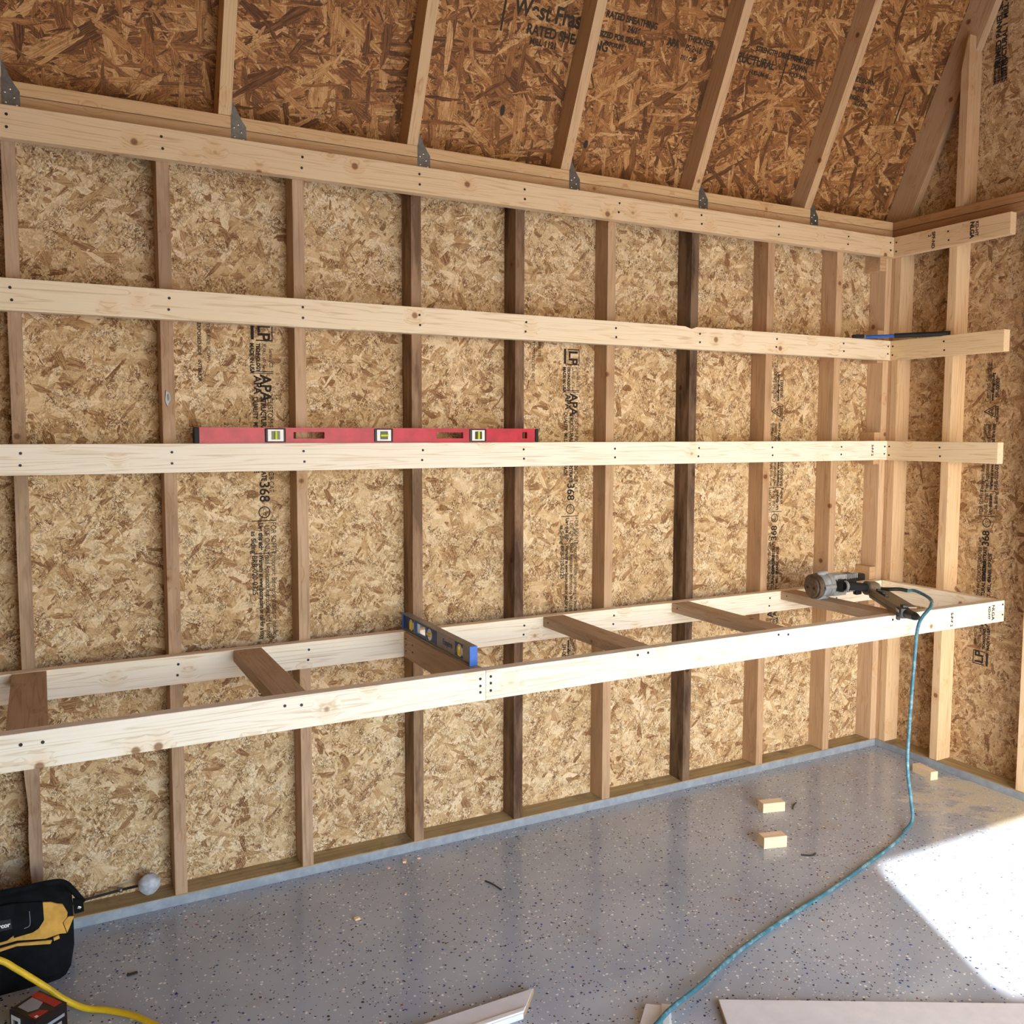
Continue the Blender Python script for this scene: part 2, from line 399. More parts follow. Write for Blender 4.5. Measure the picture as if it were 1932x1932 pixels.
# roof: steep lower slopes, shallow upper slopes
up = Vector((0, -1, 2.1)).normalized(); nrm = Vector((0, 2.1, 1)).normalized()
RS0 = Vector((0, 0, TP))+nrm*(SD+.0015)                                        # sheathing underside at the plate line
RC = Matrix((Vector((1, 0, 0)), up, Vector((1, 0, 0)).cross(up))).transposed()
def slope(name, a, b, n, x0=XL, x1=SD+.01, rot=RC, origin=None, mat=OSB_ROOF, lean=0):
    a = Vector(a); b = Vector(b); n = Vector(n).normalized()*.012
    mb = MB().prism([(x0, a.y, a.z), (x1, a.y, a.z), (x1+lean, b.y, b.z), (x0, b.y, b.z)], n)
    o = mb.build(name, mat, rot=rot, origin=origin); tag(o, kind='structure'); return o
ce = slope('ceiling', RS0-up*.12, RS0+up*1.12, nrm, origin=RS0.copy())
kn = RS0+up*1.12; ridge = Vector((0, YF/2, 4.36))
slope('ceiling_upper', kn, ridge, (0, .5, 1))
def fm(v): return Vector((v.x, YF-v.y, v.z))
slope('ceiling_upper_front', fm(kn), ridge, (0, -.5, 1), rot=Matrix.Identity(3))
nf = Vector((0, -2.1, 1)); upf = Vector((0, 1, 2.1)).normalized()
fa = Vector((0, YF, TP)); fk = fm(kn)-fm(RS0)+fa                       # front lower slope; unseen opening added low down to shape the sun patch
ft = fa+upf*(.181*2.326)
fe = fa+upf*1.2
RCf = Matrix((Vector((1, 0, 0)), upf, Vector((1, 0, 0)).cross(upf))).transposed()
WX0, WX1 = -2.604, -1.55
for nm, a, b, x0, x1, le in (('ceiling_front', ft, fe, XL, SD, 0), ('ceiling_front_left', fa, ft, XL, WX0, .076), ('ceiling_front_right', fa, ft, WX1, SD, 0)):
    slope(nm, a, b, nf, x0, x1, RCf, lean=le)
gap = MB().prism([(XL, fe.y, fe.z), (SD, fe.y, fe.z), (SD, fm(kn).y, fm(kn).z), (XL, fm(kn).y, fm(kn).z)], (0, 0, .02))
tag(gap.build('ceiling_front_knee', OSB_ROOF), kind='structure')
o = MB().box((-2, -11.2, -.07), (26, 13.2, .1)).build('ground_outside', CONC); tag(o, kind='structure')

# ------------------------------------------------------------------ printing on the sheets
def text(body, parent, u, v, size, ang=0, name='printed_lettering', mat=None, sx=1., bold=.0, align='LEFT', dz=.0012):
    cu = bpy.data.curves.new(name, 'FONT'); cu.body = body; cu.size = size; cu.align_x = align; cu.align_y = 'CENTER'
    cu.offset = bold; cu.extrude = .0002; cu.materials.append(mat or INK)
    o = bpy.data.objects.new(name, cu); COL.objects.link(o)
    o.parent = parent; o.location = (u, v, dz); o.rotation_euler = (0, 0, ang); o.scale = (sx, 1, 1)
    return o
def mark(parent, pts, name='printed_mark', mat=None, dz=.0012):
    me = bpy.data.meshes.new(name); bm = bmesh.new()
    for poly in pts:
        vs = [bm.verts.new((x, y, 0)) for x, y in poly]; f = bm.faces.new(vs)
    bm.normal_update()
    for f in bm.faces:
        if f.normal.z < 0: f.normal_flip()
    bmesh.ops.solidify(bm, geom=bm.faces[:], thickness=.0003)
    bm.to_mesh(me); bm.free(); me.materials.append(mat or INK)
    o = bpy.data.objects.new(name, me); COL.objects.link(o); o.parent = parent; o.location = (0, 0, dz); return o
def stamp(parent, u, v0, d, mat=None, ink=1):
    """column of mill printing; s runs from the LP box. d=-1 reads downward, +1 upward"""
    ang = -PI/2 if d < 0 else PI/2
    # cross direction of text 'up': for downward reading it points to +u
    k = 1 if d < 0 else -1
    T = lambda b, s, off, size, sx=1., bold=0.: text(b, parent, u+k*off, v0+d*s, size, ang, mat=mat, sx=sx, bold=bold)
    T('LP', .006, .012, .056, 1.0, .0014)
    R = lambda s0, s1, a, b: [(u+k*a, v0+d*s0), (u+k*b, v0+d*s0), (u+k*b, v0+d*s1), (u+k*a, v0+d*s1)]
    mark(parent, [R(0, .004, -.012, .042), R(.058, .062, -.012, .042), R(0, .062, .040, .043), R(0, .058, -.028, -.018)], mat=mat)
    T('TECHNOLOGY', .07, -.006, .017, .8, .0008); T('MADE IN USA', .07, -.026, .019, .85, .0008)
    T('FLAKELUX Tech', .07, .014, .017, .8); T('Series LCS', .085, .036, .018, .8)
    mark(parent, [R(.160, .1625, -.032, .044), R(.166, .1685, -.032, .044)], mat=mat)
    T('APA', .172, .016, .05, .95, .0014); T('APA', .176, -.010, .034, .95, .0010)
    T('CUSTOM PRODUCT', .245, .030, .026, .82); T('STRUCTURAL COATING', .245, .008, .024, .82, .0008)
    T('QUALITY  MILL 411', .245, -.018, .022, .8, .0006)
    T('SOFFITS', .40, .030, .024, .85); T('24OC', .455, .030, .024, .85); T('3/8 CAT', .495, .030, .024, .8)
    T('SIDING/SUBSTRATE', .37, .006, .022, .8, .001); T('PANEL GRADE', .375, -.018, .022, .85, .0008)
    T('368', .525, .006, .046, 1., .0009)
    ring = []
    n = 20
    for i in range(n):
        a, b = 2*PI*i/n, 2*PI*(i+1)/n; cu_, cv = u+k*.006, v0+d*.628
        ring.append([(cu_+.02*math.cos(a), cv+.02*math.sin(a)), (cu_+.02*math.cos(b), cv+.02*math.sin(b)), (cu_+.0165*math.cos(b), cv+.0165*math.sin(b)), (cu_+.0165*math.cos(a), cv+.0165*math.sin(a))])
    mark(parent, ring, mat=mat)
    T('ICC', .613, .006, .016, .9)
    mark(parent, [R(.655, .658, -.036, .044), R(.765, .7675, -.03, .042)], mat=mat)
    T('FOR SOFFIT', .662, .034, .024, .85); T('USE ONLY', .672, .012, .024, .9); T('Use this side', .664, -.008, .021, .85, .0008); T('as Siding', .69, -.032, .023, .95, .0004)
    T('Important: Before purchasing or installing,', .772, .034, .0235, .72)
    T('read Application Instructions and Limited', .772, .013, .0235, .72, .0003)
    T('Warranty at www.lpcorp.com or call for a copy', .772, -.008, .021, .70, .0008); T('BRB-020-0325', .772, -.030, .024, .95, .0004)
    s0 = 1.085; tri = []
    def ln(a, b, wd=.0035):
        a = Vector(a); b = Vector(b); dd = (b-a).normalized(); p = Vector((-dd.y, dd.x))*wd/2
        q_ = [a+p, b+p, b-p, a-p]; tri.append([(u+k*x.y, v0+d*x.x) for x in q_])
    A, B, Cc = (s0, -.012), (s0+.05, -.012), (s0+.025, .040)
    ln(A, Cc); ln(Cc, B); ln(A, B); ln((s0+.012, -.004), (s0+.025, .022)); ln((s0+.025, .022), (s0+.038, -.004)); ln((s0+.014, .004), (s0+.036, .004))
    mark(parent, tri, mat=mat)
    T('SUSTAINABLE', s0-.02, -.022, .014, .8, .0004)
    T('Certified Sourcing', s0+.065, .026, .028, .8); T('www.sfiprogram.org', s0+.07, .004, .018, .8, .001); T('SFI-00003', s0+.085, -.018, .024, .85, .0006)
    mark(parent, [R(s0+.06, s0+.25, .0125, .0145)], mat=mat)
stamp(wb, -2.893, 1.873, -1)
stamp(wb, -1.697, 1.838, -1)
stamp(wb, -.600, .500, 1)
# second printed strip starting beside the studs, just under the second rail
text('EXPOSED SIDE   INTERIOR', wb, -3.083, 1.86, .016, -PI/2, bold=.0003); text('THIS SIDE DOWN', wb, -3.055, 1.86, .016, -PI/2)
text('TEXTURED SIDE OUT', wb, -1.862, 1.86, .016, -PI/2); text('BRB 020', wb, -1.835, 1.86, .016, -PI/2)
stamp(wr, .474, .498, 1)
# gable end strip, high up
for i, (b_, off, s_) in enumerate((('PRIMED PANEL SIDING 7/16', -.012, .034), ('STRUCTURAL 1  MILL 411', .014, .030))):
    text(b_, wr, .44+off, 3.02 if i else 3.05, s_, PI/2, bold=.0012)
for i in range(4): text('THIS SIDE MUST FACE IN', wr, .418+i*.016, 2.985-.0*i, .016, PI/2, sx=.55, bold=.0008)
# roof sheets: rows of lettering seen upside down
def rt(b_, x, s_, size, bold=.001, sx=1.): text(b_, ce, x, s_, size, PI, mat=INK_ROOF, bold=bold, sx=sx, dz=-.0012)
for o in (): pass
ROOFTXT = []
def roof_row(b_, xr, s, size, bold=.001, sx=1.0):
    # read from below: flip across the sheet so that it faces the room
    cu = bpy.data.curves.new('printed_lettering', 'FONT'); cu.body = b_; cu.size = size; cu.align_x = 'LEFT'; cu.align_y = 'CENTER'; cu.offset = bold; cu.extrude = .0002
    cu.materials.append(INK_ROOF); o = bpy.data.objects.new('printed_lettering', cu); COL.objects.link(o)
    o.parent = ce; o.location = (xr, s, ROOFZ); o.rotation_euler = (0, 0, 0) if FACE > 0 else (PI, 0, 0); o.scale = (sx, 1, 1)
FACE = 1 if (RC @ Vector((0, 0, 1))).dot(nrm) < 0 else -1
ROOFZ = .0012*FACE
for b_, x, s, sz, bo in (('West Fraser', -2.06, .485, .075, .002), ('RATED SHEATHING', -2.0, .425, .045, .0016), ('MILL 1121', -1.98, .39, .03, .0012),
                         ('RATED SHEATHING', -1.70, .530, .030, .0012), ('24/16', -1.60, .500, .030, .0014), ('SIZED FOR SPACING', -1.71, .465, .026, .0014), ('EXPOSURE 1', -1.68, .438, .020, .0012),
                         ('APA', -1.415, .492, .034, .002), ('THICKNESS', -1.33, .52, .028, .001), ('PS 2-18', -1.33, .488, .030, .001), ('7/16 CAT', -1.34, .452, .022, .001),
                         ('STRUCTURAL', -1.12, .50, .045, .0016), ('STRENGTH DIRECTION', -1.00, .545, .026, .0012), ('THIS SIDE', -.80, .545, .03, .0014), ('DOWN', -.80, .515, .03, .0014), ('HUD-UM-40', -1.0, .46, .022, .001), ('ROOF 24 IN', -.80, .486, .022, .001),
                         ('THIS SIDE DOWN', -.50, .53, .026, .001), ('PANEL SPACING 1/8', -.52, .495, .024, .001), ('RECOMMENDED', -.52, .462, .022, .001), ('ALL JOINTS', -.40, .44, .018, .001)):
    roof_row(b_, x, s, sz, bo, .85)
mark(ce, [[(-1.12, .503), (-.88, .503), (-.88, .507), (-1.12, .507)], [(-.835, .43), (-.828, .43), (-.828, .57), (-.835, .57)], [(-.132, .40), (-.124, .40), (-.124, .53), (-.132, .53)],
          [(-2.10, .40), (-2.092, .40), (-2.092, .55), (-2.10, .55)]], mat=INK_ROOF, dz=ROOFZ)
mark(ce, [[(-2.034+.010*math.cos(t*PI/4), .153+.02*math.sin(t*PI/4)) for t in range(8)], [(-1.663+.010*math.cos(t*PI/4), .09+.016*math.sin(t*PI/4)) for t in range(8)]], mat=INK_ROOF, dz=ROOFZ)

# ------------------------------------------------------------------ framing of the long wall
def plate(name, x, y, z, ax, label, mat=None, color=PLATEC):
    mb = MB().box(((x[0]+x[1])/2, (y[0]+y[1])/2, (z[0]+z[1])/2), (x[1]-x[0], y[1]-y[0], z[1]-z[0]), .003)
    o = mb.build(name, mat or LUM, rot=AX[ax], color=color); tag(o, label, 'wall plate'); return o
plate('bottom_plate', (XL+.02, -.001), (0, SD), (0, HP), 'x', 'grey-painted bottom plate running along the floor under the long wall', PLATE)
plate('bottom_plate', (.0, SD), (YF, SD), (0, HP), 'y', 'darker grey-painted bottom plate along the floor of the short right wall', PLATE)
plate('top_plate', (XL+.02, -.001), (0, SD), (TS+.0016, TP), 'x', 'upper board of the doubled top plate on the long wall, rafters stand on it', color=C3(206, 164, 112))
plate('top_plate', (XL+.02, -.001), (0, SD), (TS-TK, TS), 'x', 'lower board of the doubled top plate, just above the highest shelf rail', color=C3(190, 146, 98))
plate('top_plate', (0, SD), (YF, SD), (TS+.0016, TP), 'y', 'upper brown board of the doubled top plate on the short right wall', color=C3(170, 116, 68))
plate('top_plate', (0, SD), (YF, SD), (TS-TK, TS), 'y', 'lower brown board of the doubled top plate on the short right wall', color=C3(160, 108, 64))

studs = [(-3.5975, C3(186, 152, 120, .5), 'weathered stud at the far left edge with a wavy bark edge low down'),
 (-3.190, C3(184, 146, 112, .6), 'brown stud with a scrap of silver foil stuck to it, left of the red level'),
 (-2.7807, C3(188, 152, 118, .7), 'stud crossing behind the left grip opening of the red level'),
 (-2.3746, C3(158, 122, 90, .2), 'stud with a dark left side, crossing behind the left end of the blue level'),
 (-1.9681, C3(132, 98, 72, .05), 'very dark stained stud at the right end of the red level'),
 (-1.5655, C3(186, 148, 110, .75), 'clean tan stud next right of the red level, beside the second printed strip'),
 (-1.1581, C3(122, 94, 70, .0), 'grey-black weathered stud behind the notch in the second rail'),
 (-.7466, C3(188, 146, 106, .7), 'tan stud with a brown patch near its foot, left of the third printed strip'),
 (-.336, C3(198, 158, 116, .8), 'stud right behind the nail gun, last full bay before the corner'),
 (-.019, C3(206, 168, 128, .9), 'corner stud of the long wall with short blocks fixed to its left side')]
for i, (x, c, lab) in enumerate(studs):
    mb = MB()
    z0, z1 = HP, TS-TK
    if i == 0:   # bark edge: the left edge wanders
        n = 26; ptsl = []
        for k in range(n+1):
            z = z0+(z1-z0)*k/n
            ptsl.append((x-.019+(.004*math.sin(k*1.9)+.004*math.sin(k*.8) if z < .8 else 0)+.003, 0, z))
        mb.prism([(x+.019, 0, z0)]+ptsl+[(x+.019, 0, z1)], (0, SD, 0))
    else: mb.box((x, SD/2, (z0+z1)/2), (TK, SD, z1-z0), .002)
    o = mb.build('wall_stud', LUM, rot=AX['z'], color=c)
    tag(o, lab, 'stud', 'studs of the long wall')
for z0, z1, lab in ((2.262, TS-TK, 'short wooden block beside the corner stud directly under the top plate'), (1.84, 1.99, 'short wooden block beside the corner stud behind the second rail'),
                    (1.366, 1.517, 'short wooden block beside the corner stud behind the third rail'), (.70, .88, 'short wooden block beside the corner stud above the bench ledger')):
    o = board('corner_block', (-.019-TK-.0195, -.0385), (.002, SD), (z0, z1), 'x', C3(200, 158, 112, .8))
    tag(o, lab, 'wood block', 'blocks on the corner stud')
# short wall studs: (y of the near edge, y of the far edge)
for a, b_, c, lab in ((-.052, -.0165, C3(214, 176, 130), 'pale corner stud of the short wall, tight against the long wall'),
                      (-.337, -.297, C3(222, 184, 136), 'pale straight-grained stud of the short wall, right of the corner'),
                      (-.745, -.707, C3(222, 186, 142), 'stud of the short wall just showing at the right edge of the photo low down')):
    o = board('wall_stud', (0, SD), (a, b_), (HP, TS-TK), 'z', c); tag(o, lab, 'stud', 'studs of the short wall')
o = board('wall_stud', (.001, SD), (-.0155, .0215), (HP, TS-TK), 'z', C3(198, 156, 112)); tag(o, 'darker board of the doubled corner stud of the short wall', 'stud', 'studs of the short wall')

# ------------------------------------------------------------------ rafters and ties
def rafter(x0, x1, color, lab, b0=0., SD=SD):
    mb = MB()
    base = Vector((0, b0, TP)); L = 1.2
    k = 2.1
    # bird's foot: level cut sits on the plate
    p0 = base; p3 = base+nrm*SD
    foot_back = Vector((0, p3.y+ (p3.z-TP)/2.1, TP))
    pts = [(x0, p0.y, p0.z+.0005), (x0, p0.y, p0.z+.0005), (x0, foot_back.y, TP+.0005)]
    pts = [(x0, p0.y, p0.z+.0005), (x0, min(foot_back.y, .087), TP+.0005)]
    q3 = p3 if foot_back.y <= .087 else Vector((0, SD-.002, 0))
    if foot_back.y > .087:
        # rafter back line meets y = SD-.002
        t = (p3.y-.087); q3 = Vector((0, .087, p3.z+t*2.1)); pts.append((x0, q3.y, q3.z))
    e3 = p3+up*L; e0 = base+up*L
    pts += [(x0, e3.y, e3.z), (x0, e0.y, e0.z)]
    mb.prism(pts, (x1-x0, 0, 0))
    rm = Matrix((up, Vector((1, 0, 0)).cross(up)*-1, Vector((1, 0, 0)))).transposed()
    if rm.determinant() < 0: rm = Matrix((up, Vector((1, 0, 0)).cross(up), Vector((1, 0, 0)))).transposed()
    o = mb.build('rafter', LUM, rot=rm, color=color); tag(o, lab, 'rafter', 'rafters over the long wall'); return o
RX = [(-3.625, C3(206, 168, 120), 'rafter whose foot is at the far left edge of the photo'),
      (-3.005, C3(206, 166, 116), 'leftmost whole rafter, standing almost upright in view'),
      (-2.386, C3(200, 160, 112), 'rafter with a knot near its top, left of the big faded roof lettering'),
      (-1.779, C3(196, 156, 110), 'rafter between the big faded roof lettering and the round stamp'),
      (-1.165, C3(196, 154, 108), 'rafter right of the round roof stamp, two knots on its lower edge'),
      (-.546, C3(194, 152, 106), 'rafter standing last before the gable end rafter')]
for x, c, lab in RX: rafter(x-TK/2, x+TK/2, c, lab)
rafter(.046, .084, C3(186, 146, 106), 'end rafter against the gable wall in the upper right corner', -.042, .126)
# gable stud with pointed, notched head beside the end rafter
mb = MB().prism([(.003, -.317, TP+.001), (.003, -.355, TP+.001), (.003, -.355, 3.20), (.003, -.345, 3.19), (.003, -.319, 3.06)], (.040, 0, 0))
mb.prism([(.044, -.317, TP+.001), (.044, -.355, TP+.001), (.044, -.355, 3.140), (.044, -.317, 3.060)], (.043, 0, 0))
o = mb.build('gable_stud', LUM, rot=AX['z'], color=C3(196, 154, 108)); tag(o, 'short gable stud with slanted head, standing on the short wall beside the end rafter', 'stud')
# ties
def tie(x, lab):
    t = empty('rafter_tie', (x, -.002, TP))
    y = -.0018
    pts = [(x-.001, y, TP+.055), (x-.001, y, TS-.03), (x+.004, y, TS-.036), (x+.043, y, TS-.040), (x+.045, y, TS-.034), (x+.045, y, TP-.028), (x+.032, y, TP-.010)]
    MB().prism(pts, (0, .0015, 0)).build('strap', STEEL, t)
    MB().prism([(x, 0, TP+.003), (x, .03, TP+.003), (x, .02, TP+.12), (x, -.045, TP+.12)], (.0015, 0, 0)).build('strap', STEEL, t)
    for dx, z in ((.021, TP-.024), (.008, TP-.034), (.030, TP-.046), (.009, TS-.022), (.036, TS-.027)):
        MB().sphere((x+dx, y, z), .0042, (1, .5, 1), 8).build('nail', NAILM, t, smooth=True)
    tag(t, lab, 'metal tie', 'metal ties at the rafter feet')
for (x, c, l), lab in zip(RX, ('galvanised tie plate at the far left edge of the photo', 'galvanised tie plate at the foot of the almost upright rafter', 'galvanised tie plate above the second bay right of the upright rafter, third from left',
     'galvanised tie plate below the big faded roof lettering, fourth from left', 'galvanised tie plate at the rafter with knots, fifth from left', 'galvanised tie plate nearest the corner of the room')):
    tie(x+TK/2, lab)

# ------------------------------------------------------------------ shelf rails
def screws(parent, pts, axis='y', r=.0042):
    for p in pts:
        v = Vector((0, .0012, 0)) if axis == 'y' else Vector((.0012, 0, 0))
        MB().cyl(Vector(p)-v, Vector(p)+v*1.2, r, seg=8).build('screw', SCREW, parent)
sx = [s[0] for s in studs]
def rail(z, color, lab, grp='shelf rails on the long wall', notch=None):
    x0, x1 = -4.35, -TK-.0005+.038
    mb = MB()
    if notch:
        pts = [(x0, -TK, z-SD), (x1, -TK, z-SD), (x1, -TK, z), (notch+.028, -TK, z), (notch+.016, -TK, z-.005), (notch+.004, -TK, z-.009), (notch-.008, -TK, z-.006), (notch-.03, -TK, z), (x0, -TK, z)]
        mb.prism(pts, (0, TK-.0005, 0))
    else: mb.box(((x0+x1)/2, -TK/2-.0003, z-SD/2), (x1-x0, TK-.0006, SD), .002)
    o = mb.build('shelf_rail', LUM, rot=AX['x'], color=color); tag(o, lab, 'rail', grp)
    pts = []
    for i, x in enumerate(sx):
        if i == 9: x = -.055
        j = .006*math.sin(i*2.3+z*9)
        pts += [(x+j, -TK-.0005, z-.026), (x+j*.5, -TK-.0005, z-.060)]
    screws(o, pts); return o
rail(T1, C3(216, 182, 138), 'highest shelf rail on the long wall, knotty board right under the top plate')
rail(R2, C3(228, 208, 174), 'second highest shelf rail on the long wall, with a small bark notch', notch=-1.205)
rail(R3, C3(232, 221, 202), 'third shelf rail on the long wall, the one carrying the red level')
def srail(z, y1, color, lab, end=C3(226, 200, 166)):
    mb = MB().box((-TK/2-.0003, (-y1-TK)/2, z-SD/2), (TK-.0006, y1-TK-.001, SD), .002)
    o = mb.build('shelf_rail', LUM, rot=AX['y'], color=color); tag(o, lab, 'rail', 'shelf rails on the short wall')
    screws(o, [(-TK-.0005, -.052, z-.026), (-TK-.0005, -.052, z-.066), (-TK-.0005, -.317, z-.026), (-TK-.0005, -.321, z-.064)], 'x'); return o
s1 = srail(T1, .600, C3(214, 176, 130), 'highest rail on the short wall, with a black grade stamp')
s2 = srail(R2, .595, C3(226, 196, 146), 'middle rail on the short wall with two brown knots, holding the tool grip')
s3 = srail(R3, .589, C3(228, 200, 158), 'lowest rail on the short wall, level with the red level rail')
def wtext(body, size, M3, loc, parent, mat=None, bold=.0006, name='grade_stamp'):
    cu = bpy.data.curves.new(name, 'FONT'); cu.body = body; cu.size = size; cu.offset = bold; cu.extrude = .0001; cu.align_x = 'CENTER'; cu.align_y = 'CENTER'
    cu.materials.append(mat or INK); o = bpy.data.objects.new(name, cu); COL.objects.link(o)
    Mw = Matrix.Translation(loc) @ M3.to_4x4(); o.parent = parent; o.matrix_local = PW[parent.name].inverted() @ Mw; return o
MXW = Matrix((Vector((0, -1, 0)), Vector((0, 0, 1)), Vector((-1, 0, 0)))).transposed()       # faces -x
MYW = Matrix((Vector((1, 0, 0)), Vector((0, 0, 1)), Vector((0, -1, 0)))).transposed()        # faces -y
ROT90 = Matrix.Rotation(-PI/2, 3, 'Z')
wtext('SPF-ND', .022, MXW @ ROT90, Vector((-TK-.001, -.245, T1-.05)), s1); wtext('2', .02, MXW @ ROT90, Vector((-TK-.001, -.225, T1-.028)), s1)
wtext('NLGA', .026, MXW @ ROT90, Vector((-TK-.001, -.43, T1-.042)), s1, bold=.0012); wtext('KD-HT', .020, MXW @ ROT90, Vector((-TK-.001, -.452, T1-.040)), s1)
wtext('S-P-F 2', .018, MYW @ ROT90, Vector((-.135, -TK-.001, R3-.043)), bpy.data.objects['shelf_rail.002'])

# ------------------------------------------------------------------ workbench frame
wbn = empty('workbench_frame', (-2.0, -.31, BZ-SD))
tag(wbn, 'long unfinished workbench frame of pale boards fixed at waist height along the wall', 'workbench frame')
LX = -4.30
f = board('back_rail', (LX, -.0385), (-TK, -.0005), (BZ-SD, BZ), 'x', FRESH, wbn)
screws(f, [p for i, x in enumerate(sx[:9]) for p in ((x+.003, -TK-.0002, BZ-.026), (x, -TK-.0002, BZ-.060))])
f = board('front_rail', (-2.412, .0), (-BD, -BD+TK), (BZ-SD, BZ), 'x', C3(220, 211, 192), wbn)
screws(f, [(x, -BD-.0002, z) for x, z in ((-2.396, .80), (-2.396, .780), (-2.396, .758), (-1.87, .803), (-1.829, .806), (-1.265, .806), (-1.219, .802), (-.68, .803), (-.63, .806), (-.013, .803), (-.012, .76))])
wtext('S-P-F 2', .020, MYW @ ROT90, Vector((-.335, -BD-.001, BZ-.05)), f)
wtext('NLGA', .024, MYW @ ROT90, Vector((-.075, -BD-.001, BZ-.045)), f); wtext('KD-HT', .018, MYW @ ROT90, Vector((-.100, -BD-.001, BZ-.045)), f)
f = board('front_rail', (LX, -2.4125), (-BD, -BD+TK), (BZ-SD, BZ), 'x', C3(232, 222, 202), wbn)
screws(f, [(x, -BD-.0002, z) for x, z in ((-3.607, .793), (-3.562, .792), (-2.999, .798), (-2.955, .794), (-2.43, .797), (-2.43, .776), (-2.43, .757))])
board('side_rail', (-TK, -.0005), (-BD+TK, -TK-.0005), (BZ-SD, BZ), 'y', FRESH2, wbn)
JC = C3(188, 156, 122, .85)
for a, b_, fl_ in ((-3.638, -3.549, 1), (-3.020, -2.932, 1), (-2.443, -2.405, 0), (-1.884, -1.795, 1), (-1.279, -1.190, 1), (-.681, -.592, 1)):
    j = board('cross_joist', (a, b_), (-BD+TK+.0005, -TK-.0005), (BZ-(TK if fl_ else SD), BZ-.0008), 'y', JC, wbn)
    if fl_ and a > -2.5: screws(j, [(a-.0002, -.075, BZ-.017)], 'x', .003)
    if not fl_: screws(j, [(a-.0002, y, z) for y, z in ((-.06, BZ-.02), (-.06, BZ-.042), (-.06, BZ-.063), (-.12, BZ-.03), (-.12, BZ-.055))], 'x', .0026)

# ------------------------------------------------------------------ red level
z0, z1 = R3+.0006, R3+.050
t = empty('spirit_level', (-2.51, -.02, R3)); tag(t, 'long red spirit level with three vials lying on the third rail', 'level')
XA, XB = -3.123, -1.906
def panel_with_holes(mb, xa, xb, z0, z1, y0, y1, holes):
    """bar face in the xz plane with rectangular through openings"""
    xs = xa
    for (a, b_, c, d) in sorted(holes):
        mb.box(((xs+a)/2, (y0+y1)/2, (z0+z1)/2), (a-xs, y1-y0, z1-z0))
        mb.box(((a+b_)/2, (y0+y1)/2, (z0+c)/2), (b_-a, y1-y0, c-z0)); mb.box(((a+b_)/2, (y0+y1)/2, (z1+d)/2), (b_-a, y1-y0, z1-d)); xs = b_
    mb.box(((xs+xb)/2, (y0+y1)/2, (z0+z1)/2), (xb-xs, y1-y0, z1-z0))
mb = MB(); panel_with_holes(mb, XA+.014, XB-.011, z0+.003, z1-.003, -.030, -.010, [(-2.815, -2.713, z0+.014, z1-.014), (-2.312, -2.211, z0+.014, z1-.014), (-1.972, -1.952, z0+.013, z1-.013)])
mb.box(((XA+XB)/2, -.020, z1-.0015), (XB-XA-.02, .026, .003)); mb.box(((XA+XB)/2, -.020, z0+.0015), (XB-XA-.02, .026, .003))
mb.build('body', RED, t)
for a, b_ in ((XA, XA+.016), (XB-.013, XB)): MB().box(((a+b_)/2, -.020, (z0+z1)/2), (b_-a, .030, z1-z0+.0005), .003).build('end_cap', RUBBER, t)
for xc, vert in ((-2.874, 1), (-2.509, 0), (-2.154, 1)):
    h = MB().box((xc, -.0315, (z0+z1)/2), (.066, .006, .047), .004).build('vial_housing', BLACK, t)
    MB().box((xc, -.0352, (z0+z1)/2), (.050, .003, .038), .001).build('window_frame', WHITEP, h)
    MB().box((xc, -.0372, (z0+z1)/2), (.027, .002, .027), .0005).build('window', VIALD, h)
    if vert: MB().cyl((xc, -.0385, z0+.012), (xc, -.0385, z1-.012), .0052, seg=12).build('vial', VIAL, h, smooth=True)
    else: MB().cyl((xc-.013, -.0385, (z0+z1)/2), (xc+.013, -.0385, (z0+z1)/2), .0052, seg=12).build('vial', VIAL, h, smooth=True)

# ------------------------------------------------------------------ blue level across the bench frame
t = empty('spirit_level', (-2.425, -.29, BZ)); tag(t, 'short blue and grey spirit level lying across the workbench frame', 'level')
XC = -2.424; YA, YB = -.566, .0-.003; zb, zt = BZ+.0003, BZ+.060
MLV = Matrix((Vector((0, -1, 0)), Vector((0, 0, 1)), Vector((-1, 0, 0)))).transposed()
mb = MB()
mb.box((XC, (YA+YB)/2, (zb+zt)/2), (.010, YB-YA-.01, zt-zb-.004)) if False else None
ys = YA+.006
holes = [(-.535+.012, -.535+.012+.040), (-.255, -.222), (-.205, -.120), (-.095, -.058)]
holes = [(-.500, -.462), (-.262, -.224), (-.205, -.130), (-.098, -.060)]
for a, b_ in holes:
    mb.box((XC, (ys+a)/2, (zb+zt)/2), (.010, a-ys, zt-zb)); hh = .010
    mb.box((XC, (a+b_)/2, zb+hh/2), (.010, b_-a, hh)); mb.box((XC, (a+b_)/2, zt-hh/2), (.010, b_-a, hh)); ys = b_
mb.box((XC, (ys+YB)/2, (zb+zt)/2), (.010, YB-ys, zt-zb))
for z in (zb+.002, zt-.002): mb.box((XC, (YA+YB)/2, z), (.025, YB-YA-.004, .004))
mb.build('body', ALU, t)
for a, b_ in ((YA, YA+.006), (YB-.005, YB)): MB().box((XC, (a+b_)/2, (zb+zt)/2), (.026, abs(b_-a), zt-zb+.0008), .0018).build('end_cap', BLUE, t)
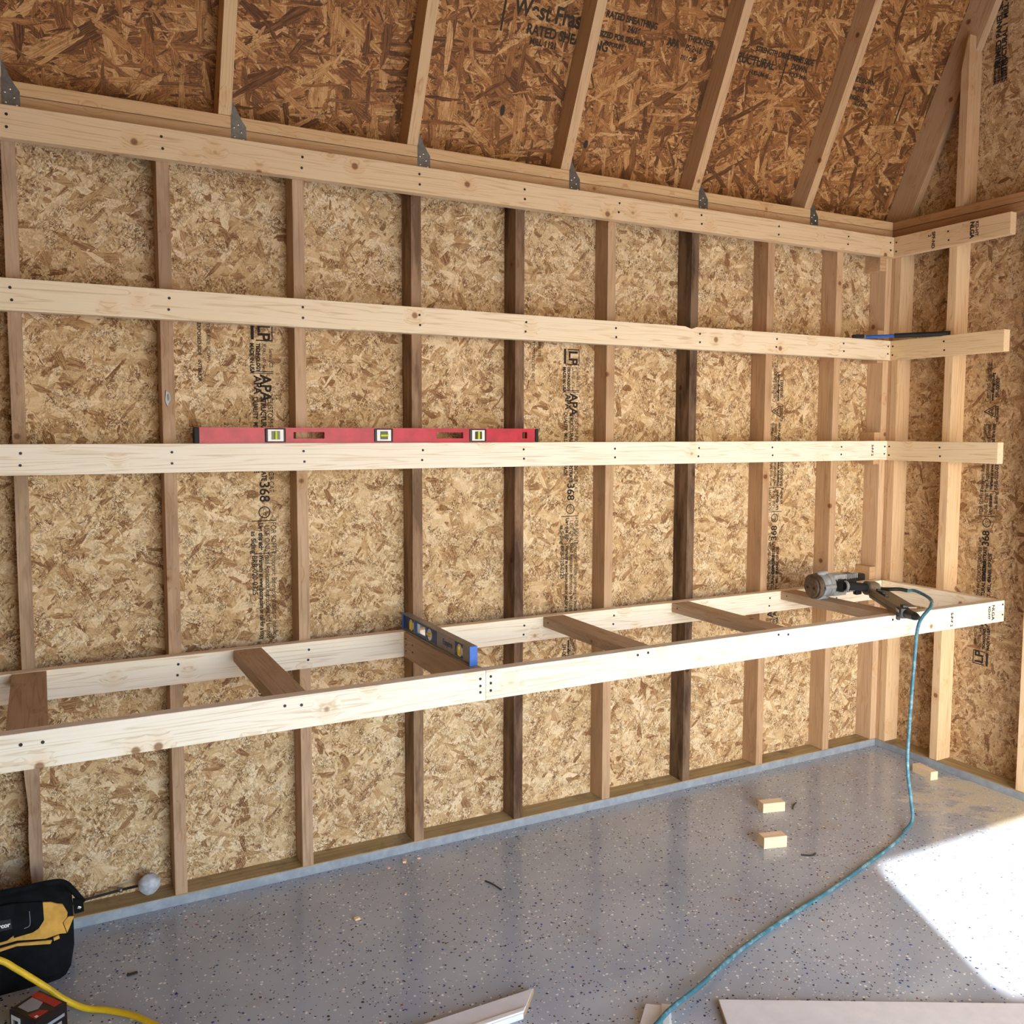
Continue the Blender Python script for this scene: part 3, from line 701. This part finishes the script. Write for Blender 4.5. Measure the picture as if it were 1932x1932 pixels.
for a, b_ in (holes[0], holes[1], holes[3]):
    yc = (a+b_)/2
    MB().box((XC-.0062, yc+(.010 if b_ != -.224 else -.008), (zb+zt)/2), (.0022, .052, .042), .0008).build('vial_surround', BLUED, t)
    r_ = MB().cyl((XC-.0076, yc, (zb+zt)/2), (XC+.006, yc, (zb+zt)/2), .0195, seg=24).build('vial_window', WHITEP, t, smooth=True)
    if b_ == -.224: MB().cyl((XC-.0095, yc-.013, (zb+zt)/2), (XC-.0095, yc+.013, (zb+zt)/2), .005, seg=10).build('vial', VIALY, r_)
    else: MB().cyl((XC-.0095, yc, (zb+zt)/2-.014), (XC-.0095, yc, (zb+zt)/2+.014), .005, seg=10).build('vial', VIALY, r_)
mb = MB()
for a, b_ in ((-.222, -.205), (-.130, -.112)): mb.box((XC-.0058, (a+b_)/2, (zb+zt)/2), (.003, b_-a, .046))
mb.box((XC-.0058, -.1675, zt-.009), (.003, .075, .008)); mb.box((XC-.0058, -.1675, zb+.009), (.003, .075, .008))
mb.build('hand_grip', BLUE, t)
MB().box((XC-.0056, -.285, (zb+zt)/2), (.002, .026, .044)).build('label', BLUED, t)
MB().box((XC-.0056, -.030, (zb+zt)/2), (.002, .036, .044)).build('label', BLUED, t)
wtext('Empire', .026, MLV, Vector((XC-.0062, -.385, (zb+zt)/2)), t, BLUED, .0006, 'printed_lettering')

# ------------------------------------------------------------------ hammer lying over the corner of the second rails
t = empty('hammer', (-.12, -.1, R2)); tag(t, 'hammer with blue shaft and black grip lying over the corner of the second rails', 'hammer')
P0 = Vector((-.245, -.022, R2+.0075)); P1 = Vector((-.014, -.335, R2+.0085))
dv = (P1-P0).normalized()
MB().tube([P0+dv*.03, P0+dv*.17], .0072).build('shaft', BLUE, t, smooth=True)
MB().tube([P0+dv*.16, P0+dv*.19, P0+dv*.28, P0+dv*.37, P0+dv*.385], .0105, 12).build('grip', RUBBER, t, smooth=True)
side = Vector((dv.y, -dv.x, 0))
A = P0
mb = MB().prism([A+side*.030-dv*.012+Vector((0, 0, -.006)), A+side*.030+dv*.03+Vector((0, 0, -.006)), A-side*.0+dv*.038+Vector((0, 0, -.006)), A-side*.040+dv*.020+Vector((0, 0, -.006)), A-side*.045-dv*.0+Vector((0, 0, -.006)), A-dv*.02+Vector((0, 0, -.006))], (0, 0, .016), .002)
mb.build('head', DKMET, t)
MB().box(A+dv*.034+Vector((0, 0, .002)), (.012, .020, .018), .002, Matrix.Rotation(math.atan2(dv.y, dv.x), 3, 'Z')).build('collar', STEEL, t)

# ------------------------------------------------------------------ nail gun and air hose
t = empty('nail_gun', (-.60, -.30, BZ)); tag(t, 'pneumatic nail gun with silver body lying on the bench frame near the corner', 'nail gun')
G0 = Vector((-.735, -.262, BZ+.058)); gd = Vector((.985, -.11, .05)).normalized()
body = MB()
body.cyl(G0+gd*.030, G0+gd*.056, .050, .047, 32, .004); body.cyl(G0+gd*.056, G0+gd*.066, .044, .046, 32); body.cyl(G0+gd*.066, G0+gd*.094, .051, .050, 32, .004)
for s_ in (-1, 1): body.box(G0+gd*.118+Vector((0, -.012, s_*.034)), (.075, .052, .022), .008)
body.cyl(G0+gd*.100, G0+gd*.108, .0475, .047, 32, .002)
for k in range(4):
    an = PI/4+k*PI/2; o1 = gd.orthogonal().normalized(); o2 = gd.cross(o1)
    bolt = (o1*math.cos(an)+o2*math.sin(an))*.049
    body.cyl(G0+gd*.03+bolt, G0+gd*.085+bolt, .0105, seg=12, bev=.002)
body.build('body', SILVER, t, smooth=True)
cap = MB().cyl(G0, G0+gd*.034, .050, .054, 32, .008).build('end_cap', BRONZE, t, smooth=True)
o1 = gd.cross(Vector((0, 0, 1))).normalized()
for s_ in (-1, 1): MB().cyl(G0-gd*.0012+o1*s_*.019+Vector((0, 0, -.004)), G0+gd*.004+o1*s_*.019+Vector((0, 0, -.004)), .006, seg=12).build('vent_hole', RUBBER, cap)
for k in range(4):
    an = PI/4+k*PI/2; q1 = gd.orthogonal().normalized(); q2 = gd.cross(q1); bo = (q1*math.cos(an)+q2*math.sin(an))*.049
    MB().cyl(G0+gd*.026+bo, G0+gd*.031+bo, .006, seg=6).build('bolt', RUBBER, t)
# nose and ribbed cover running away behind
nz = MB()
rg = Matrix((gd, Vector((0, 0, 1)).cross(gd).normalized(), gd.cross(Vector((0, 0, 1)).cross(gd).normalized()))).transposed()
nz.cyl(G0+gd*.088, G0+gd*.150, .046, .043, 28, .003); nz.cyl(G0+gd*.150, G0+gd*.212, .041, .034, 28, .004)
nz.box(G0+gd*.16+Vector((0, 0, .026)), (.10, .046, .026), .008, rg)
nz.build('nose_housing', DKMET, t, smooth=True)
mb = MB()
for k in range(6):
    for z_ in (.030, -.026): mb.box(G0+gd*(.152+.0115*k)+Vector((0, -.026+.0008*k, z_)), (.0055, .022, .020), .0015, rg)
mb.box(G0+gd*.128+Vector((0, -.028, .032)), (.036, .018, .022), .004, rg)
mb.build('ribbed_cover', SILVER, t)
MB().box(G0+gd*.240+Vector((0, .004, .014)), (.07, .034, .030), .006, rg).build('nose', BLACK, t)
# trigger guard block under the body
MB().box(G0+gd*.215+Vector((.0, -.03, -.040)), (.030, .022, .024), .005, rg).build('trigger', BLACK, t)
MB().cyl(G0+gd*.112+Vector((0, -.040, .0)), G0+gd*.112+Vector((0, -.056, 0)), .028, .026, 24, .003).build('cylinder_recess', BLACK, t, smooth=True)
H0 = G0+gd*.112+Vector((0, -.058, .000)); H1 = Vector((-.498, -.352, BZ+.048))
MB().tube([H0, H0.lerp(H1, .3)+Vector((0, 0, .003)), H0.lerp(H1, .7)+Vector((0, 0, .002)), H1], .0180, 14).build('handle', RUBBER, t, smooth=True)
MB().cyl(H0+Vector((.004, -.001, 0)), H0+Vector((.016, -.004, 0)), .0225, .0215, 20, .002).build('handle_collar', SILVER, t, smooth=True)
hd = (H1-H0).normalized()
MB().cyl(H1-hd*.015, H1+hd*.032, .029, .031, 24, .003).build('handle_end', MAGM, t, smooth=True)
ec = MB().cyl(H1+hd*.030, H1+hd*.044, .030, .026, 24, .002).build('air_inlet_cap', SILVER, t, smooth=True)
for k in range(3):
    an = .6+k*2*PI/3; q1 = hd.orthogonal().normalized(); q2 = hd.cross(q1); bo = (q1*math.cos(an)+q2*math.sin(an))*.019
    MB().cyl(H1+hd*.043+bo, H1+hd*.047+bo, .0045, seg=8).build('bolt', RUBBER, ec)
I0 = H1+hd*.042; I1 = Vector((-.462, -.425, BZ+.052))
mb = MB().cyl(I0, I0.lerp(I1, .45), .0085, seg=10); mb.cyl(I0.lerp(I1, .1), I0.lerp(I1, .3), .012, seg=6)
mb.build('air_fitting', MAGM, t)
# magazine: long flat channel to the dark tip hanging over the front rail
M0 = Vector((-.505, -.372, BZ+.030)); M1 = Vector((-.672, -.648, BZ+.020)); md = (M1-M0).normalized()
rm = Matrix((md, Vector((0, 0, 1)).cross(md).normalized(), md.cross(Vector((0, 0, 1)).cross(md).normalized()))).transposed()
L = (M1-M0).length; mid = (M0+M1)/2; sdv = Vector((0, 0, 1)).cross(md).normalized()
if sdv.x < 0: sdv = -sdv
mb = MB().box(mid, (L, .016, .036), .002, rm); mb.box(mid+Vector((0, 0, .013))-sdv*.007, (L*.98, .006, .010), .001, rm); mb.box(mid+Vector((0, 0, -.008))-sdv*.008, (L*.98, .005, .006), .001, rm)
mb.box(mid+sdv*.036+Vector((0, 0, .012)), (L*.95, .062, .006), .002, rm)
mb.build('magazine', MAGM, t)
mb = MB()
for k, (a, h) in enumerate(((.05, .018), (.08, .012), (.11, .016), (.14, .010))): mb.box(M0+md*a+sdv*.012+Vector((0, 0, .020)), (.018, .016, h), .003, rm)
mb.build('magazine_latch', BLACK, t)
T0 = M1; 
mb = MB().box(T0+md*.018+sdv*.006, (.050, .038, .040), .007, rm)
mb.box(T0+md*.016+sdv*.010+Vector((0, 0, .022)), (.030, .022, .014), .004, rm); mb.box(T0+md*.012-sdv*.010+Vector((0, 0, -.022)), (.020, .012, .016), .003, rm)
mb.cyl(T0+md*.035+sdv*.012, T0+md*.085+sdv*.026, .019, .015, 14, .003); mb.cyl(T0+md*.085+sdv*.026, T0+md*.108+sdv*.032, .015, .006, 14, .002)
mb.build('magazine_tip', BLACK, t, smooth=True)
MB().box(T0+md*.012-sdv*.0145+Vector((0, 0, .006)), (.030, .0025, .012), .001, rm).build('tip_plate', NAILM, t)
# air line and its dark whip end
hz = empty('air_hose', (-.66, -.70, .0)); tag(hz, 'teal air hose hanging from the nail gun and running across the floor', 'hose')
MB().tube([I0.lerp(I1, .45), I1, I1+Vector((.022, -.030, .003)), I1+Vector((.040, -.058, 0))], .0078).build('hose_coupling', DKMET, hz, smooth=True)
W1 = I1+Vector((.040, -.058, 0))
MB().tube([W1, W1+Vector((.012, -.030, .002)), (-.440, -.60, BZ+.040), (-.520, -.665, BZ+.026), (-.603, -.680, BZ-.030), (-.622, -.682, .66), (-.640, -.684, .40), (-.650, -.690, .25), (-.625, -.690, .12),
   (-.622, -.700, .035), (-.680, -.716, .0085), (-.79, -.762, .0068), (-1.005, -.826, .0068), (-1.25, -.895, .0068), (-1.484, -.949, .0068), (-1.775, -1.029, .010), (-2.010, -1.123, .020), (-2.140, -1.173, .030), (-2.217, -1.208, .030), (-2.42, -1.30, .010), (-2.75, -1.7, .0068)], .0066, 10, 8).build('hose', HOSE, hz, smooth=True)

# ------------------------------------------------------------------ small wood blocks on the floor
def wblock(c, d, ang, lab):
    mb = MB().box((0, 0, 0), d, .0015); o = mb.build('wood_block', LUM, color=C3(236, 210, 168)); o.location = (c[0], c[1], d[2]/2); o.rotation_euler = (0, 0, ang)
    tag(o, lab, 'wood block', 'offcut blocks on the floor')
wblock((-.986, -.328), (.096, .042, .038), -.27, 'small pale wood offcut on the floor, farther of the two by the middle')
wblock((-1.206, -.562), (.092, .044, .042), -.27, 'small pale wood offcut on the floor, nearer of the two by the middle')
wblock((-.118, -.368), (.038, .110, .037), -.17, 'small wood offcut lying against the plate in the right corner of the floor')

# ------------------------------------------------------------------ white trim boards
def trim(p, lab, prof=.0, th=.016, grp='white trim boards'):
    """p: four floor corners, the cut end first"""
    t = empty('trim_board', (sum(q[0] for q in p)/4, sum(q[1] for q in p)/4, 0)); tag(t, lab, 'trim board', grp)
    MB().prism([(x, y, .0005) for x, y in p], (0, 0, th), .001).build('board', TRIMW, t)
    a, b_, c, d = [Vector((x, y, 0)) for x, y in p]
    e = (b_-a); n = Vector((e.y, -e.x, 0)).normalized()
    if n.dot(c-b_) > 0: n = -n
    MB().prism([a+n*.0004+Vector((0, 0, .001)), b_+n*.0004+Vector((0, 0, .001)), b_+n*.0004+Vector((0, 0, th-.0005)), a+n*.0004+Vector((0, 0, th-.0005))], n*.0006).build('cut_end', TRIME, t)
    # moulded bead along the near edge
    r0 = (c-b_).normalized(); w_ = (a-b_).normalized()
    MB().prism([b_+w_*.004+Vector((0, 0, th)), b_+w_*.024+Vector((0, 0, th)), c+w_*.024+Vector((0, 0, th)), c+w_*.004+Vector((0, 0, th))], (0, 0, .005), .001).build('bead', WHITEP, t)
trim([(-2.412, -.918), (-2.487, -.999), (-3.15, -.999), (-3.15, -.918)], 'white trim board with a mitred end in the lower middle of the floor')
trim([(-2.000, -1.187), (-2.075, -1.325), (-1.22, -1.79), (-1.145, -1.655)], 'long white trim board along the bottom right of the floor')
trim([(-2.182, -1.112), (-2.130, -1.150), (-2.32, -1.42), (-2.42, -1.34)], 'short white trim offcut under the hose at the bottom of the floor')

# ------------------------------------------------------------------ knob on a rod, foil
t = empty('mounting_pole', (-3.36, .05, HP)); tag(t, 'thin rod with a paint-spattered grey ball end lying on the bottom plate', 'rod')
MB().sphere((-3.284, .018, .084), .0325, (1, .85, 1), 28, .10).build('ball_end', BALLM, t, smooth=True)
MB().tube([(-3.30, .03, .080), (-3.36, .052, .068), (-3.46, .066, .055), (-3.56, .07, .045)], .0042).build('rod', DKMET, t, smooth=True)
MB().sphere((-3.365, .054, .067), .0085, seg=10).build('joint', STEEL, t, smooth=True)
mb = MB().prism([(-3.199, -.0005, 1.64), (-3.187, -.0005, 1.632), (-3.184, -.0005, 1.612), (-3.191, -.0005, 1.598), (-3.195, -.0005, 1.588), (-3.202, -.0005, 1.606)], (.001, -.003, 0), .001); mb.sphere((-3.191, -.003, 1.618), .006, (.7, .4, 2.0), 8, .7); o = mb.build('foil_scrap', FOIL); tag(o, 'crumpled scrap of silver foil stuck on a stud left of the red level', 'foil scrap')

# ------------------------------------------------------------------ tool bag
def bagface(x, z, off=.0): return Vector((x, -.27+.4255*z-off, z))
t = empty('tool_bag', (-3.80, -.16, 0)); tag(t, 'black and yellow canvas tool bag on the floor at the left edge', 'tool bag')
bm_ = MB(); rings = []
xs = [-4.12, -4.10, -4.04, -3.9, -3.75, -3.66, -3.60, -3.55, -3.52, -3.505]
for i, x in enumerate(xs):
    e = {0: .75, 1: .92, 8: .93, 9: .80}.get(i, 1)
    ztop = .228 if x < -3.53 else .228-(x+3.53)*2.0
    ring = []
    prof = [(-.262, .0), (-.268, .03), (-.247, .08), (-.222, .13), (-.200, .18), (-.180, .215), (-.165, ztop), (-.150, ztop+.004), (-.130, ztop), (-.105, .19), (-.080, .13), (-.060, .06), (-.060, .0), (-.16, .0)]
    for y, z in prof:
        yy = -.16+(y+.16)*e; zz = min(z, ztop+.004)
        if x > -3.56 and z < .05: x2 = x-(.05-z)*.5
        else: x2 = x
        nn = noise.noise(Vector((x*9, y*14, z*16)))*.006
        ring.append(bm_.bm.verts.new((x2+nn*.5, yy+nn, max(.0005, zz+nn*(1 if z > .02 else 0)))))
    rings.append(ring)
for A_, B_ in zip(rings, rings[1:]):
    for k in range(len(A_)): bm_.bm.faces.new((A_[k], A_[(k+1)%len(A_)], B_[(k+1)%len(A_)], B_[k]))
bm_.bm.faces.new(rings[0]); bm_.bm.faces.new(rings[-1][::-1])
bmesh.ops.subdivide_edges(bm_.bm, edges=bm_.bm.edges[:], cuts=1, use_grid_fill=True, smooth=.6)
bm_.build('bag_body', FABRIC, t, smooth=True)
def patch(pts, off, th, name, mat, sm=False):
    return MB().prism([bagface(x, z, off) for x, z in pts], Vector((0, -th, 0)), .0008).build(name, mat, t, smooth=sm)
patch([(-3.90, .100), (-3.686, .122), (-3.645, .124), (-3.577, .113), (-3.54, .117), (-3.524, .115), (-3.533, .142), (-3.521, .152), (-3.519, .163), (-3.531, .186), (-3.545, .190), (-3.56, .197), (-3.578, .200), (-3.62, .205), (-3.90, .20)], .006, .005, 'yellow_panel', YELF)
patch([(-3.90, .085), (-3.686, .108), (-3.646, .112), (-3.564, .099), (-3.560, .107), (-3.643, .118), (-3.686, .115), (-3.90, .094)], .008, .005, 'yellow_piping', YELF)
patch([(-3.557, .112), (-3.543, .115), (-3.541, .107), (-3.556, .104)], .008, .005, 'yellow_piping', YELF)
patch([(-3.652, .215), (-3.580, .204), (-3.578, .160), (-3.592, .143), (-3.606, .137), (-3.652, .134)], .011, .006, 'side_pocket', FABRIC)
patch([(-3.90, .215), (-3.650, .215), (-3.650, .142), (-3.668, .132), (-3.90, .122)], .011, .007, 'front_pocket', FABRIC)
lp = patch([(-3.80, .188), (-3.658, .182), (-3.655, .158), (-3.80, .158)], .0185, .002, 'maker_patch', RUBBER)
patch([(-3.503, .150), (-3.522, .114), (-3.531, .141), (-3.517, .152)], .004, .004, 'yellow_gusset', YELF)
fm3 = Matrix((Vector((1, 0, 0)), Vector((0, .4255, 1)).normalized(), Vector((0, -1, .4255)).normalized())).transposed()
wtext('rcor', .0155, fm3, bagface(-3.674, .170, .0225), t, WHITEP, .0006, 'maker_lettering')
MB().tube([(-4.05, -.165, .215), (-3.9, -.162, .232), (-3.75, -.162, .236), (-3.63, -.160, .236), (-3.56, -.158, .236), (-3.527, -.156, .228), (-3.505, -.152, .200), (-3.490, -.150, .175), (-3.478, -.15, .155)], .0085, 8).build('top_band', FABRIC, t, smooth=True)
MB().prism([(-3.505, -.185, .185), (-3.478, -.165, .166), (-3.476, -.165, .132), (-3.502, -.190, .143)], (0, .014, 0), .002).build('corner_tab', FABRIC, t)
MB().box((-3.489, -.186, .158), (.010, .003, .007), .001, Matrix.Rotation(.5, 3, 'Y')).build('rivet', NAILM, t)
MB().tube([bagface(-3.613, .19, .019), bagface(-3.612, .165, .019), bagface(-3.615, .155, .019), bagface(-3.627, .152, .019)], .0008, 6).build('stitching', CARDG, t)
MB().tube([bagface(-3.566, .100, .006), bagface(-3.562, .07, .007), bagface(-3.55, .05, .009)], .0010, 6).build('stitching', YELF, t)

# ------------------------------------------------------------------ carton
t = empty('screw_carton', (-3.597, -.493, 0)); tag(t, 'small black and red carton on the floor in the lower left corner', 'carton')
A, B, Cc, D = Vector((-3.659, -.477, 0)), Vector((-3.592, -.424, 0)), Vector((-3.531, -.512, 0)), Vector((-3.601, -.562, 0))
zc = .08; v1 = Vector((0, 0, 1))
MB().prism([A+v1*.0005, B+v1*.0005, Cc+v1*.0005, D+v1*.0005], v1*zc, .001).build('box', CARD, t)
P = lambda u, v: A.lerp(B, u).lerp(D.lerp(Cc, u), v)+v1*(zc+.0008)
lid = [(.50, .12), (.92, .12), (.92, .88), (.50, .88)]
ux = lambda L: [P(*q) for q in L]
MB().prism(ux([(.68, .02), (.92, .02), (.92, .90), (.68, .90)]), v1*.0006).build('red_panel', CARDR, t)
MB().prism(ux([(.18, .12), (.66, .10), (.66, .50), (.40, .62), (.18, .50)]), v1*.0006).build('product_picture', CARDG, t)
MB().prism(ux([(.08, .62), (.40, .70), (.50, .90), (.08, .90)]), v1*.0006).build('red_panel', CARDR, t)
MB().prism(ux([(.12, .80), (.20, .80), (.20, .88), (.12, .88)]), v1*.001).build('price_mark', WHITEP, t)
def sidep(p, q, u0, u1, z0_, z1_, name, mat):
    n = (q-p).cross(v1).normalized(); n = n if n.dot((p+q)/2-(A+Cc)/2) > 0 else -n
    a, b_ = p.lerp(q, u0)+n*.0005, p.lerp(q, u1)+n*.0005
    MB().prism([a+v1*z0_, b_+v1*z0_, b_+v1*z1_, a+v1*z1_], n*.0006).build(name, mat, t)
sidep(A, D, .08, .42, .01, .07, 'white_label', WHITEP); sidep(A, D, .46, .95, .004, .055, 'red_panel', CARDR)
sidep(D, Cc, .08, .9, .050, .058, 'silver_print', CARDG); sidep(D, Cc, .15, .8, .030, .042, 'silver_print', CARDG); sidep(D, Cc, .3, .95, .012, .018, 'silver_print', CARDG)
sidep(A, D, .14, .34, .02, .06, 'barcode', CARD)

# ------------------------------------------------------------------ extension cord
o = MB().tube([(-4.3, -.62, .008), (-4.12, -.56, .02), (-3.98, -.46, .17), (-3.85, -.42, .245), (-3.75, -.42, .225), (-3.677, -.42, .182), (-3.643, -.42, .15), (-3.608, -.42, .114), (-3.575, -.422, .08), (-3.538, -.430, .043),
   (-3.49, -.448, .014), (-3.441, -.474, .0085), (-3.39, -.520, .0085), (-3.345, -.580, .0085), (-3.28, -.70, .0085), (-3.2, -.95, .0085), (-3.25, -1.3, .0085)], .0080, 10).build('extension_cord', YCORD, smooth=True)
tag(o, 'yellow extension cord crossing in front of the tool bag', 'cord')

# ------------------------------------------------------------------ litter on the floor
def chip(x, y, s, lab, seed):
    r = random.Random(seed); mb = MB().box((0, 0, 0), (s, s*.6, s*.4), s*.08)
    for v in mb.bm.verts: v.co += Vector((r.uniform(-1, 1), r.uniform(-1, 1), r.uniform(-.3, .3)))*s*.12
    o = mb.build('wood_chip', CHIPM); o.location = (x, y, s*.26); o.rotation_euler = (0, 0, r.uniform(0, 3)); tag(o, lab, 'wood chip', 'wood chips on the floor')
chip(-2.72, -.345, .018, 'light wood chip alone on the floor below the second bay', 1)
chip(-2.455, -.062, .020, 'largest wood chip close to the bottom plate', 2)
chip(-2.520, -.078, .010, 'tiny wood chip left of the largest one by the plate', 3)
chip(-2.400, -.060, .011, 'tiny wood chip right of the largest one by the plate', 4)
chip(-2.53, -.27, .010, 'tiny wood chip on the open floor right of the lone chip', 5)
o = MB().tube([(-2.262, -.315, .003), (-2.252, -.350, .006), (-2.240, -.392, .003)], .0028, 6).build('twig', TWIGM); tag(o, 'thin dark twig on the middle of the floor', 'twig', 'twigs on the floor')
o = MB().box((0, 0, 0), (.028, .010, .003), .001).build('twig', TWIGM); o.location = (-3.365, -.325, .0025); o.rotation_euler = (0, 0, .1); tag(o, 'dark bark sliver on the floor right of the tool bag', 'twig', 'twigs on the floor')
o = MB().tube([(-.905, -.362, .002), (-.880, -.340, .002), (-.848, -.325, .003)], .0026, 6).build('twig', TWIGM); tag(o, 'dark twig beside the farther wood offcut', 'twig', 'twigs on the floor')
o = MB().tube([(-1.172, -.668, .002), (-1.142, -.690, .003), (-1.115, -.683, .002)], .0028, 6).build('twig', TWIGM); tag(o, 'curled twig right of the nearer wood offcut', 'twig', 'twigs on the floor')

# ------------------------------------------------------------------ lettering becomes plain mesh
bpy.context.view_layer.update()
dg = bpy.context.evaluated_depsgraph_get()
for o in [o for o in S.objects if o.type == 'FONT']:
    me = bpy.data.meshes.new_from_object(o.evaluated_get(dg)); mat = o.data.materials[0]
    n = bpy.data.objects.new(o.name, me); nm = o.name.split('.')[0]
    if not me.materials: me.materials.append(mat)
    COL.objects.link(n); n.parent = o.parent; n.matrix_local = o.matrix_local.copy()
    bpy.data.objects.remove(o); n.name = nm
